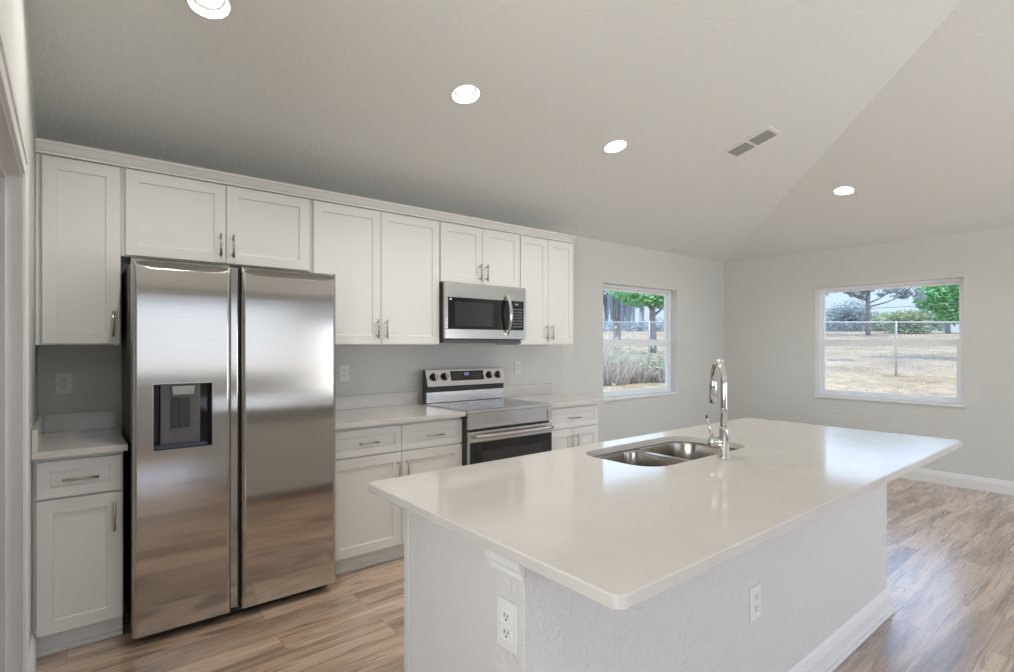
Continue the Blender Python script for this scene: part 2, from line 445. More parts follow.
# ------------------------------------------------------------------ windows
def P(axis, u, d, z):
    """u along the wall, d outward from the inner wall face"""
    return (u, YB + d, z) if axis == 'y' else ((XR + d, u, z) if axis == 'x' else (u, YR - d, z))
def bx(bm, axis, u0, d0, z0, u1, d1, z1, bev=0.0):
    a = P(axis, u0, d0, z0); b_ = P(axis, u1, d1, z1)
    box(bm, min(a[0], b_[0]), min(a[1], b_[1]), z0, max(a[0], b_[0]), max(a[1], b_[1]), z1, bev)
def single_hung(name, axis, u0, z0, u1, z1, label):
    r = sroot(name, P(axis, (u0 + u1) / 2, 0.08, z0), label)
    def ring_(bm, a0, c0, a1, c1, wd, d0, d1, wb_=None, wt=None):
        wb_ = wb_ or wd; wt = wt or wd
        bx(bm, axis, a0, d0, c0, a0 + wd, d1, c1, 0.002); bx(bm, axis, a1 - wd, d0, c0, a1, d1, c1, 0.002)
        bx(bm, axis, a0 + wd, d0, c0, a1 - wd, d1, c0 + wb_, 0.002); bx(bm, axis, a0 + wd, d0, c1 - wt, a1 - wd, d1, c1, 0.002)
    struct(obj('window_frame', lambda bm: ring_(bm, u0, z0 + 0.02, u1, z1, 0.030, 0.085, 0.15, 0.025), 'white_vinyl', r))
    zm = z0 + (z1 - z0) * 0.494
    up = struct(obj('upper_sash', lambda bm: ring_(bm, u0 + 0.031, zm - 0.035, u1 - 0.031, z1 - 0.031, 0.024, 0.12, 0.148, 0.07, 0.024), 'white_vinyl', r))
    lo = struct(obj('lower_sash', lambda bm: ring_(bm, u0 + 0.031, z0 + 0.046, u1 - 0.031, zm + 0.036, 0.038, 0.088, 0.117, 0.036, 0.072), 'white_vinyl', r))
    struct(obj('pane', lambda bm: bx(bm, axis, u0 + 0.055, 0.132, zm + 0.035, u1 - 0.055, 0.136, z1 - 0.055), 'pane_glass', up))
    struct(obj('pane', lambda bm: bx(bm, axis, u0 + 0.069, 0.101, z0 + 0.082, u1 - 0.069, 0.105, zm - 0.036), 'pane_glass', lo))
    def lock(bm):
        uc = (u0 + u1) / 2
        bx(bm, axis, uc - 0.03, 0.094, zm + 0.0365, uc + 0.03, 0.112, zm + 0.046, 0.002)
    struct(obj('sash_lock', lock, 'white_vinyl', lo))
    struct(obj('sill', lambda bm: bx(bm, axis, u0 - 0.012, -0.018, z0 - 0.004, u1 + 0.012, 0.15, z0 + 0.018, 0.003), 'trim_paint', r))
    return r
single_hung('window_1', 'y', *W1, 'white single hung window in the kitchen wall right of the cabinets')
single_hung('window_2', 'x', *W2, 'white single hung window in the far right wall looking onto the fence')
single_hung('added_window_5', 'x', *W6, 'white single hung window added out of view along the right wall')
# rear openings (behind the photographer, unseen, put in for the fill lamps and mirrored in the steel)
def rear_band():
    r = sroot('window_3', (1.45, YR - 0.1, W3[1]))
    def fr(bm):
        for a in (W3[0], 0.95, 1.90, W3[2] - 0.05): bx(bm, 'r', a, 0.07, W3[1], a + 0.05, 0.13, W3[3])
        bx(bm, 'r', W3[0], 0.07, W3[1], W3[2], 0.13, W3[1] + 0.05); bx(bm, 'r', W3[0], 0.07, W3[3] - 0.05, W3[2], 0.13, W3[3])
    struct(obj('window_frame', fr, 'white_vinyl', r))
rear_band()
def side_band():
    r = sroot('added_window_4', (XW - 0.1, -0.9, W5[1]))
    def fr(bm):
        for a in (W5[0], -0.925, W5[2] - 0.05): box(bm, XW - 0.13, a, W5[1], XW - 0.07, a + 0.05, W5[3])
        for z in (W5[1], W5[3] - 0.05): box(bm, XW - 0.13, W5[0], z, XW - 0.07, W5[2], z + 0.05)
    struct(obj('window_frame', fr, 'white_vinyl', r))
side_band()
def patio():
    r = sroot('added_door_2', (4.75, YR - 0.1, 0))
    def fr(bm):
        for a in (W4[0], 4.71, W4[2] - 0.08): bx(bm, 'r', a, 0.06, 0, a + 0.08, 0.13, W4[3])
        bx(bm, 'r', W4[0], 0.06, 0, W4[2], 0.13, 0.09); bx(bm, 'r', W4[0], 0.06, W4[3] - 0.08, W4[2], 0.13, W4[3])
    struct(obj('door_frame', fr, 'white_vinyl', r))
patio()

# ------------------------------------------------------------------ doorway casing and baseboards
def casing():
    r = sroot('door_1', (XL, (D1[0] + D1[1]) / 2, 0), 'white cased doorway at the left edge')
    y0, y1, zt = D1
    cw = 0.06
    def prof_v(bm, ya, yb):
        box(bm, XL, ya, 0, XL + 0.009, yb, zt + cw, 0.002)
    def cas(bm):
        for (ya, yb, step) in ((y1 - 0.006, y1 - 0.006 + cw, 1), (y0 + 0.006 - cw, y0 + 0.006, -1)):
            box(bm, XL + 0.0005, ya, 0, XL + 0.009, yb, zt + cw, 0.002)
            oy = yb - 0.02 if step > 0 else ya
            box(bm, XL + 0.001, oy, 0, XL + 0.014, oy + 0.02, zt + cw, 0.003)
        box(bm, XL + 0.0005, y0 + 0.006, zt - 0.006, XL + 0.009, y1 - 0.006, zt + cw, 0.002)
        box(bm, XL + 0.001, y0 - 0.05, zt + cw - 0.02, XL + 0.014, y1 + 0.05, zt + cw, 0.003)
    struct(obj('casing', cas, 'trim_paint', r))
    def jamb(bm):
        box(bm, XL - 0.12, y1 - 0.018, 0, XL, y1, zt - 0.018); box(bm, XL - 0.12, y0, 0, XL, y0 + 0.018, zt - 0.018)
        box(bm, XL - 0.12, y0, zt - 0.018, XL, y1, zt)
    struct(obj('jamb', jamb, 'trim_paint', r))
    def stop(bm):
        box(bm, XL - 0.075, y1 - 0.030, 0, XL - 0.04, y1 - 0.0185, zt - 0.0185, 0.002); box(bm, XL - 0.075, y0 + 0.0185, 0, XL - 0.04, y0 + 0.030, zt - 0.0185, 0.002)
        box(bm, XL - 0.075, y0 + 0.03, zt - 0.030, XL - 0.04, y1 - 0.03, zt - 0.0185, 0.002)
    struct(obj('door_stop', stop, 'trim_paint', r))
casing()
BB = [(0, 0), (0.016, 0), (0.016, 0.085), (0.013, 0.095), (0.013, 0.10), (0.009, 0.108), (0.009, 0.113), (0.004, 0.124), (0, 0.127)]
def bb_x(bm, x0, x1, y, s):   # along x, on a wall face at y, protruding s
    extrude_x(bm, [(y + s * d, z) for d, z in BB], x0, x1)
def bb_y(bm, y0, y1, x, s):
    extrude_y(bm, [(x + s * d, z) for d, z in BB], y0, y1)
struct(obj('baseboard_back', lambda bm: bb_x(bm, 3.54, XR - 0.0005, YB - 0.0005, -1), 'trim_paint'))
struct(obj('baseboard_right', lambda bm: bb_y(bm, YR, YB - 0.017, XR - 0.0005, -1), 'trim_paint'), 'white moulded baseboard along the far right wall')
struct(obj('baseboard_left', lambda bm: bb_y(bm, D1[1] + 0.056, 3.125, XL + 0.0005, 1), 'trim_paint'))

# ------------------------------------------------------------------ cabinet pieces
def shaker(x0, x1, z0, z1, yf, th=0.02, rail=0.057, s=-1):
    def fn(bm):
        yb = yf - s * th
        c = 0.0015
        def rr(d, y): return [bm.verts.new((x0 + d, y, z0 + d)), bm.verts.new((x1 - d, y, z0 + d)), bm.verts.new((x1 - d, y, z1 - d)), bm.verts.new((x0 + d, y, z1 - d))]
        R = [rr(0, yb), rr(0, yf - s * c), rr(c, yf), rr(rail, yf), rr(rail + 0.003, yf - s * 0.008)]
        bm.faces.new(R[0])
        for a, b_ in zip(R, R[1:]):
            for i in range(4): bm.faces.new((a[i], a[(i + 1) % 4], b_[(i + 1) % 4], b_[i]))
        bm.faces.new(R[-1])
    return fn
def pull(name, u, z, yf, vertical, parent, L=0.128, s=-1):
    """bar pull centred at (u, z) on a face at yf"""
    def fn(bm):
        so = 0.032; y = yf + s * so
        if vertical:
            cyl(bm, (u, y, z - L / 2), (u, y, z + L / 2), 0.0058, seg=12)
            for q in (-0.045, 0.045): cyl(bm, (u, yf + s * 0.0003, z + q), (u, y, z + q), 0.0045, seg=10)
        else:
            cyl(bm, (u - L / 2, y, z), (u + L / 2, y, z), 0.0058, seg=12)
            for q in (-0.045, 0.045): cyl(bm, (u + q, yf + s * 0.0003, z), (u + q, y, z), 0.0045, seg=10)
    return obj(name, fn, 'nickel', parent)

YU, YUF = 3.40, 3.3795          # upper carcass front / door face
UG = 'white shaker upper cabinets along the kitchen wall'
def upper(label, x0, x1, z0, doors, hz, ztop=2.282):
    r = thing('upper_cabinet', label, 'cabinet', ((x0 + x1) / 2, YU, z0), UG)
    obj('body', lambda bm: box(bm, x0, YU, z0, x1, YB - 0.003, ztop, 0.001, 1), 'cabinet_paint', r)
    for (a, b_, side) in doors:
        d = obj('door', shaker(a, b_, z0 + 0.006, ztop - 0.008, YUF), 'cabinet_paint', r)
        pull('handle', b_ - 0.030 if side == 'r' else a + 0.030, hz, YUF, True, d)
    return r
upper('narrow single door white upper cabinet at the left wall above the alcove outlet', XL + 0.002, 0.2145, 1.372, [(-0.092, 0.210, 'r')], 1.478)
upper('short wide two door white upper cabinet above the refrigerator', 0.2155, 1.1795, 1.828, [(0.233, 0.6975, 'r'), (0.7015, 1.166, 'l')], 1.930)
upper('tallest wide two door white upper cabinet between refrigerator and microwave', 1.1805, 2.1175, 1.372, [(1.195, 1.6485, 'r'), (1.6525, 2.112, 'l')], 1.478)
upper('small two door white upper cabinet directly above the microwave', 2.1185, 2.8905, 1.833, [(2.124, 2.5005, 'r'), (2.5045, 2.885, 'l')], 1.930)
upper('narrow two door white upper cabinet right of the microwave at row end', 2.8915, 3.520, 1.372, [(2.897, 3.2035, 'r'), (3.2075, 3.515, 'l')], 1.478)
CR = [(YU + 0.03, 2.2825), (3.3785, 2.2825), (3.3785, 2.292), (3.370, 2.298), (3.352, 2.322), (3.344, 2.327), (3.344, 2.338), (YU + 0.03, 2.338)]
tag(obj('crown_moulding', lambda bm: extrude_x(bm, CR, XL + 0.002, 3.510), 'cabinet_paint'), 'long white crown moulding running along the top of all upper cabinets', 'moulding')

YF, YFD = 3.105, 3.0845         # base carcass front / door face
BG = 'white shaker base cabinets along the kitchen wall'
def base(label, x0, x1, drawers, doors):
    r = thing('base_cabinet', label, 'cabinet', ((x0 + x1) / 2, YF, 0), BG)
    obj('body', lambda bm: box(bm, x0, YF, 0.104, x1, YB - 0.003, 0.8835, 0.001, 1), 'cabinet_paint', r)
    obj('toe_kick', lambda bm: (box(bm, x0, 3.150, 0.0005, x1, 3.168, 0.1035), box(bm, x0, 3.138, 0.0005, x1, 3.1497, 0.022, 0.004)), 'cabinet_paint', r)
    for a, b_ in drawers:
        d = obj('drawer', shaker(a, b_, 0.702, 0.862, YFD, rail=0.045), 'cabinet_paint', r)
        pull('handle', (a + b_) / 2, 0.779, YFD, False, d)
    for a, b_, side in doors:
        d = obj('door', shaker(a, b_, 0.108, 0.692, YFD), 'cabinet_paint', r)
        pull('handle', b_ - 0.030 if side == 'r' else a + 0.030, 0.585, YFD, True, d)
    return r
base('narrow white base cabinet left of the refrigerator with one drawer', XL + 0.002, 0.205, [(-0.103, 0.199)], [(-0.103, 0.199, 'r')])
base('wide white base cabinet between refrigerator and range with two drawers', 1.176, 2.1130, [(1.186, 1.6465), (1.6505, 2.111)], [(1.186, 1.6465, 'r'), (1.6505, 2.111, 'l')])
base('white base cabinet right of the range with one wide drawer', 2.890, 3.518, [(2.896, 3.512)], [(2.896, 3.202, 'r'), (3.206, 3.512, 'l')])

CG = 'white quartz countertops along the kitchen wall'
def counter(label, x0, x1, side=False, bx0=None):
    r = thing('countertop', label, 'countertop', ((x0 + x1) / 2, 3.37, 0.884), CG)
    obj('slab', lambda bm: box(bm, x0, 3.040, 0.8845, x1, YB - 0.003, 0.914, 0.003), 'quartz', r)
    obj('backsplash', lambda bm: box(bm, x0 + (0.021 if side else 0), YB - 0.023, 0.9142, x1, YB - 0.003, 1.010, 0.002), 'quartz', r)
    if side: obj('side_splash', lambda bm: box(bm, x0, 3.05, 0.9142, x0 + 0.0205, YB - 0.003, 1.010, 0.002), 'quartz', r)
counter('small white quartz countertop in the alcove left of the refrigerator', XL + 0.002, 0.218, True)
counter('white quartz countertop between the refrigerator and the range', 1.176, 2.1132)
counter('white quartz countertop at the right of the range', 2.8875, 3.545)

# ------------------------------------------------------------------ refrigerator
def fridge():
    x0, x1, yf = 0.2285, 1.166, 2.945
    zb, zt = 0.045, 1.772
    r = thing('refrigerator', 'stainless steel side by side refrigerator with a dispenser in the left door', 'refrigerator', ((x0 + x1) / 2, 3.3, 0))
    obj('cabinet_body', lambda bm: box(bm, x0 + 0.008, yf + 0.085, 0.03, x1 - 0.008, 3.69, 1.765, 0.004), 'dark_case', r)
    for x in (x0 + 0.06, x1 - 0.06):
        for y in (yf + 0.11, 3.6): obj('foot', lambda bm: cyl(bm, (x, y, 0), (x, y, 0.029), 0.02), 'black_plastic', r)
    obj('base_grille', lambda bm: box(bm, x0 + 0.03, yf + 0.06, 0.012, x1 - 0.03, yf + 0.084, 0.04), 'black_plastic', r)
    def door(a, b_, hole):
        """front sheet with rounded side edges and a scooped top lip"""
        def fn(bm):
            yb = yf + 0.08
            N = 44
            us = [i / N for i in range(N + 1)]
            if hole:
                us = sorted(set(us) | {(hole[0] - a) / (b_ - a), (hole[2] - a) / (b_ - a)})
            cols = []
            for u in us:
                x = a + (b_ - a) * u
                q = max(0.0, abs(2 * u - 1))
                dip = 0.042 * (1 - q ** 6) ** 0.5
                e = min(u, 1 - u) * (b_ - a); rad = 0.010
                yo = 0.0 if e >= rad else rad - math.sqrt(max(0, rad * rad - (rad - e) ** 2))
                zl = zt - 0.003 - dip
                zs = [zb + 0.004] + ([hole[1], hole[3]] if hole else [0.7, 1.2]) + [1.60, zl - 0.012, zl - 0.005, zl]
                ys = [yf + yo] * 5 + [yf + yo + 0.001, yf + yo + 0.005]
                pts = [(x, yb, zb), (x, yf + yo + 0.004, zb)] + [(x, y, z) for y, z in zip(ys, zs)] + [(x, yf + 0.034 + (0.03 if dip < 0.003 else 0) * 0, zl + 0.5 * dip + 0.001), (x, yf + 0.055, zt - 0.001), (x, yb, zt)]
                cols.append([bm.verts.new(p) for p in pts])
            for i in range(len(us) - 1):
                um = (us[i] + us[i + 1]) / 2; xm = a + (b_ - a) * um
                c0, c1 = cols[i], cols[i + 1]
                for j in range(len(c0) - 1):
                    if hole and j == 3 and hole[0] < xm < hole[2]: continue
                    f = bm.faces.new((c0[j], c1[j], c1[j + 1], c0[j + 1])); f.smooth = True
                f = bm.faces.new((c0[-1], c1[-1], c1[0], c0[0]))
            bm.faces.new(cols[0]); bm.faces.new(cols[-1][::-1])
        return fn
    hole = (0.3075, 0.884, 0.549, 1.190)
    dl = obj('left_door', door(x0, 0.631, hole), 'fridge_steel', r)
    dr = obj('right_door', door(0.681, x1, None), 'fridge_steel', r)
    # recessed hand grips between the doors
    obj('grip_strip', lambda bm: box(bm, 0.6345, yf + 0.022, zb + 0.012, 0.667, yf + 0.078, zt - 0.012, 0.003), 'fridge_steel', r)
    obj('grip_recess', lambda bm: box(bm, 0.6685, yf + 0.034, zb + 0.02, 0.6795, yf + 0.078, zt - 0.02), 'black_plastic', r)
    # dispenser
    hx0, hz0, hx1, hz1 = hole
    def recess(bm):
        d = 0.06; t = 0.003
        box(bm, hx0 + 0.0005, yf + 0.002, hz0 + 0.0005, hx0 + t, yf + d, hz1 - 0.0005); box(bm, hx1 - t, yf + 0.002, hz0 + 0.0005, hx1 - 0.0005, yf + d, hz1 - 0.0005)
        box(bm, hx0 + t, yf + 0.002, hz1 - t, hx1 - t, yf + d, hz1 - 0.0005); box(bm, hx0 + t, yf + 0.002, hz0 + 0.0005, hx1 - t, yf + d, hz0 + 0.006)
        box(bm, hx0 + t, yf + d - t, hz0 + 0.006, hx1 - t, yf + d, hz1 - t)
    disp = obj('water_dispenser', recess, 'black_glass', dl)
    def bezel(bm):
        for q in ((hx0 - 0.003, hz0 - 0.003, hx1 + 0.003, hz0), (hx0 - 0.003, hz1, hx1 + 0.003, hz1 + 0.003), (hx0 - 0.003, hz0, hx0, hz1), (hx1, hz0, hx1 + 0.003, hz1)):
            box(bm, q[0], yf - 0.0012, q[1], q[2], yf + 0.004, q[3])
    obj('dispenser_bezel', bezel, 'range_steel', dl)
    obj('dispenser_back_panel', lambda bm: box(bm, hx0 + 0.030, yf + 0.030, hz0 + 0.020, hx1 - 0.047, yf + 0.0565, hz1 - 0.0035, 0.004), 'grey_plastic', dl)
    obj('dispenser_paddle', lambda bm: (box(bm, hx0 + 0.072, yf + 0.024, hz0 + 0.095, hx0 + 0.152, yf + 0.0295, hz1 - 0.068, 0.003), box(bm, hx0 + 0.105, yf + 0.021, hz0 + 0.10, hx0 + 0.12, yf + 0.0238, hz1 - 0.07, 0.002)), 'paddle_grey', dl)
    def nozzle(bm):
        a = [(hx0 + 0.078, hz1 - 0.052), (hx0 + 0.162, hz1 - 0.052), (hx0 + 0.168, hz1 - 0.012), (hx0 + 0.074, hz1 - 0.012)]
        f0 = [bm.verts.new((x, yf + 0.006, z)) for x, z in a]; f1 = [bm.verts.new((x, yf + 0.0295, z)) for x, z in a]
        bm.faces.new(f0); bm.faces.new(f1[::-1])
        for i in range(4): bm.faces.new((f0[i], f0[(i + 1) % 4], f1[(i + 1) % 4], f1[i]))
    obj('dispenser_spout', nozzle, 'chrome', dl)
fridge()

# ------------------------------------------------------------------ range
def rangey():
    x0, x1, yf = 2.1140, 2.8865, 3.028
    r = thing('range', 'stainless steel freestanding electric range with black glass cooktop and back controls', 'range', ((x0 + x1) / 2, 3.35, 0))
    obj('oven_body', lambda bm: box(bm, x0, yf + 0.005, 0.04, x1, 3.65, 0.8995, 0.003), 'dark_case', r)
    obj('toe_panel', lambda bm: box(bm, x0 + 0.02, yf + 0.05, 0, x1 - 0.02, yf + 0.07, 0.0395), 'black_plastic', r)
    def frame(bm):
        box(bm, x0, yf - 0.022, 0.900, x1, yf + 0.022, 0.923, 0.005); box(bm, x0, yf + 0.0222, 0.900, x0 + 0.014, 3.60, 0.923, 0.003); box(bm, x1 - 0.014, yf + 0.0222, 0.900, x1, 3.60, 0.923, 0.003)
    obj('cooktop_trim', frame, 'range_steel', r)
    ct = obj('cooktop', lambda bm: box(bm, x0 + 0.0145, yf + 0.0225, 0.9005, x1 - 0.0145, 3.585, 0.9225, 0.001, 1), 'cooktop_glass', r)
    def burner(cx, cy, ra):
        def fn(bm):
            for q in (ra, ra * 0.62):
                lathe(bm, cx, cy, [(q, 0.9227), (q + 0.003, 0.9229), (q + 0.006, 0.9227)], 40)
        return fn
    for cx, cy, ra in ((2.31, 3.20, 0.11), (2.31, 3.46, 0.085), (2.69, 3.20, 0.095), (2.69, 3.46, 0.085)):
        obj('burner_mark', burner(cx, cy, ra), 'burner_ring', ct)
    # front apron below the cooktop with a sunken panel
    def apron(bm):
        z0, z1 = 0.795, 0.899; y = yf - 0.018
        box(bm, x0, y, z0, x1, yf + 0.004, z0 + 0.016, 0.002); box(bm, x0, y, z1 - 0.018, x1, yf + 0.004, z1, 0.002)
        box(bm, x0, y, z0 + 0.016, x0 + 0.055, yf + 0.004, z1 - 0.018, 0.002); box(bm, x1 - 0.03, y, z0 + 0.016, x1, yf + 0.004, z1 - 0.018, 0.002)
        box(bm, x0 + 0.05, y + 0.009, z0 + 0.01, x1 - 0.025, yf + 0.004, z1 - 0.012)
    obj('front_apron', apron, 'range_steel', r)
    def door(bm):
        box(bm, x0 + 0.002, yf - 0.030, 0.705, x1 - 0.002, yf + 0.003, 0.778, 0.004); box(bm, x0 + 0.002, yf - 0.030, 0.215, x1 - 0.002, yf + 0.003, 0.26, 0.004)
        box(bm, x0 + 0.002, yf - 0.026, 0.26, x1 - 0.002, yf + 0.003, 0.705)
    d = obj('oven_door', door, 'range_steel', r)
    obj('door_glass', lambda bm: box(bm, x0 + 0.006, yf - 0.031, 0.262, x1 - 0.006, yf - 0.0265, 0.704, 0.001, 1), 'black_glass', d)
    obj('oven_window', lambda bm: box(bm, x0 + 0.10, yf - 0.0316, 0.33, x1 - 0.10, yf - 0.0311, 0.64), 'dark_window', d)
    def handle(bm):
        n_ = 16; a = []
        for i in range(n_ + 1):
            t = i / n_; x = x0 + 0.03 + (x1 - x0 - 0.06) * t
            a.append((x, yf - 0.064 - 0.014 * (1 - (2 * t - 1) ** 2), 0.748))
        tube(bm, a, 0.0135, 14)
        for x in (x0 + 0.045, x1 - 0.045): box(bm, x - 0.015, yf - 0.064, 0.736, x + 0.015, yf - 0.0302, 0.760, 0.003)
    obj('door_handle', handle, 'range_steel', d, smooth=False)
    dw = obj('storage_drawer', lambda bm: box(bm, x0 + 0.002, yf - 0.028, 0.045, x1 - 0.002, yf + 0.003, 0.208, 0.004), 'range_steel', r)
    # back guard: sloped control face over a dark slot and a steel riser
    yg = 3.585
    def guard(bm):
        extrude_x(bm, [(yg - 0.020, 1.052), (yg + 0.018, 1.176), (yg + 0.030, 1.180), (3.632, 1.180), (3.632, 0.90), (yg + 0.014, 0.90), (yg + 0.014, 1.052)], x0 + 0.012, x1 - 0.012)
    g = obj('backguard', guard, 'range_steel', r)
    for a, mm in ((x0 + 0.002, 'dark_case'), (x1 - 0.0115, 'range_steel')):
        obj('end_cap', lambda bm: extrude_x(bm, [(yg - 0.019, 1.050), (yg + 0.019, 1.175), (yg + 0.030, 1.179), (3.631, 1.179), (3.631, 0.925), (yg + 0.003, 0.925), (yg + 0.003, 1.050)], a, a + 0.0095), mm, g)
    obj('vent_slot', lambda bm: box(bm, x0 + 0.012, yg - 0.004, 1.008, x1 - 0.012, yg + 0.0138, 1.051), 'black_plastic', g)
    obj('riser', lambda bm: box(bm, x0 + 0.012, yg + 0.001, 0.9235, x1 - 0.012, yg + 0.0138, 1.0075, 0.003), 'range_steel', g)
    nrm = Vector((0, -0.124, 0.038)).normalized()
    def onface(x, t): return Vector((x, yg - 0.020 + 0.038 * t, 1.052 + 0.124 * t))
    ux = Vector((1, 0, 0)); uz = Vector((0, 0.038, 0.124)).normalized()
    def plate(bm, xa, xb, ta, tb, h):
        c = [onface(xa, ta), onface(xb, ta), onface(xb, tb), onface(xa, tb)]
        lo = [bm.verts.new(p + nrm * 0.0002) for p in c]; hi = [bm.verts.new(p + nrm * h) for p in c]
        bm.faces.new(hi); bm.faces.new(lo[::-1])
        for i in range(4): bm.faces.new((lo[i], lo[(i + 1) % 4], hi[(i + 1) % 4], hi[i]))
    disp = obj('control_display', lambda bm: plate(bm, 2.347, 2.668, 0.30, 0.90, 0.002), 'black_glass', g)
    # a small clock and rows of touch legends
    def clock(bm):
        def seg(xa, xb, ta, tb): 
            c = [onface(xa, ta), onface(xb, ta), onface(xb, tb), onface(xa, tb)]
            bm.faces.new([bm.verts.new(p + nrm * 0.0024) for p in c])
        x = 2.478
        for digit in ('abcdef', 'abcdef', 'abcdef'):
            wd, h0, h1, hm = 0.010, 0.62, 0.78, 0.70
            if 'a' in digit: seg(x, x + wd, h1 - 0.015, h1)
            if 'd' in digit: seg(x, x + wd, h0, h0 + 0.015)
            seg(x, x + 0.002, h0, h1); seg(x + wd - 0.002, x + wd, h0, h1)
            x += 0.016
    obj('clock_digits', clock, 'blue_glow', g)
    for xs_, st in ((2.372, 0.017), (2.556, 0.020)):
        def legends(bm):
            for i in range(5):
                for t in (0.42, 0.56, 0.70):
                    xx = xs_ + i * st
                    c = [onface(xx, t), onface(xx + 0.009, t), onface(xx + 0.009, t + 0.025), onface(xx, t + 0.025)]
                    bm.faces.new([bm.verts.new(p + nrm * 0.0024) for p in c])
        obj('touch_legends', legends, 'printed_grey', g)
    for x in (2.190, 2.288, 2.728, 2.818):
        p = onface(x, 0.58)
        k = obj('knob', lambda bm: (cyl(bm, p + nrm * 0.0005, p + nrm * 0.006, 0.031, 0.031, 24), cyl(bm, p + nrm * 0.0062, p + nrm * 0.026, 0.025, 0.022, 24)), 'black_plastic', g)
        def grip(bm):
            a = p + nrm * 0.0265
            c = [a - ux * 0.006 - uz * 0.021, a + ux * 0.006 - uz * 0.021, a + ux * 0.006 + uz * 0.021, a - ux * 0.006 + uz * 0.021]
            lo = [bm.verts.new(q) for q in c]; hi = [bm.verts.new(q + nrm * 0.010) for q in c]
            bm.faces.new(hi); bm.faces.new(lo[::-1])
            for i in range(4): bm.faces.new((lo[i], lo[(i + 1) % 4], hi[(i + 1) % 4], hi[i]))
        obj('knob_grip', grip, 'chrome', k)
rangey()

# ------------------------------------------------------------------ microwave
def microwave():
    x0, x1, yf, z0, z1 = 2.1205, 2.8885, 3.310, 1.412, 1.8315
    r = thing('microwave', 'stainless steel over the range microwave with dark window and curved handle', 'microwave', ((x0 + x1) / 2, 3.5, z0))
    obj('case', lambda bm: box(bm, x0, yf + 0.03, z0 - 0.0, x1, 3.40 - 0.002, z1, 0.003), 'dark_case', r)
    obj('rear_case', lambda bm: box(bm, x0 + 0.002, 3.3985, z0 + 0.002, x1 - 0.002, YB - 0.003, z1 - 0.001), 'dark_case', r)
    xs = 2.716
    d = obj('door', lambda bm: (box(bm, x0, yf, z0 + 0.005, x1, yf + 0.029, 1.4895, 0.004), box(bm, x0, yf, 1.721, xs - 0.001, yf + 0.029, z1, 0.004),
                                box(bm, xs + 0.001, yf, 1.721, x1, yf + 0.029, z1, 0.004), box(bm, x0, yf, 1.4895, x0 + 0.022, yf + 0.029, 1.721, 0.003),
                                box(bm, x1 - 0.020, yf, 1.4895, x1, yf + 0.029, 1.721, 0.003)), 'range_steel', r)
    gl = obj('door_glass', lambda bm: box(bm, x0 + 0.0225, yf + 0.003, 1.490, 2.734, yf + 0.0285, 1.7205), 'black_glass', d)
    obj('viewing_window', lambda bm: box(bm, x0 + 0.085, yf + 0.0022, 1.512, 2.555, yf + 0.0029, 1.690), 'dark_window', d)
    cp = obj('control_panel', lambda bm: box(bm, 2.738, yf + 0.002, 1.490, x1 - 0.0205, yf + 0.0285, 1.7205), 'black_glass', r)
    obj('display_digits', lambda bm: box(bm, 2.775, yf + 0.0012, 1.688, 2.812, yf + 0.0019, 1.702), 'printed_grey', cp)
    def keys(bm):
        for i in range(4):
            for j in range(7): box(bm, 2.757 + i * 0.026, yf + 0.0014, 1.512 + j * 0.023, 2.770 + i * 0.026, yf + 0.0019, 1.522 + j * 0.023)
    obj('keypad', keys, 'printed_grey', cp)
    def handle(bm):
        pts = []; n_ = 18
        for i in range(n_ + 1):
            t = i / n_; pts.append((2.690, yf - 0.006 - 0.045 * math.sin(PI * t) ** 0.7, 1.452 + 0.318 * t))
        tube(bm, pts, [0.011 + 0.006 * math.sin(PI * i / n_) for i in range(n_ + 1)], 12)
        for z in (1.458, 1.764): box(bm, 2.678, yf - 0.016, z - 0.012, 2.702, yf - 0.0002, z + 0.012, 0.003)
    obj('handle', handle, 'range_steel', d)
    obj('badge', lambda bm: box(bm, 2.158, yf + 0.0012, 1.700, 2.175, yf + 0.0029, 1.714), 'plastic_white', d)
    obj('underside_vent', lambda bm: (box(bm, x0 + 0.01, yf + 0.035, z0 - 0.024, x1 - 0.03, 3.66, z0 - 0.0005, 0.003), box(bm, x0 + 0.04, yf + 0.028, z0 - 0.018, x0 + 0.34, yf + 0.0345, z0 - 0.006)), 'grey_plastic', r)
microwave()

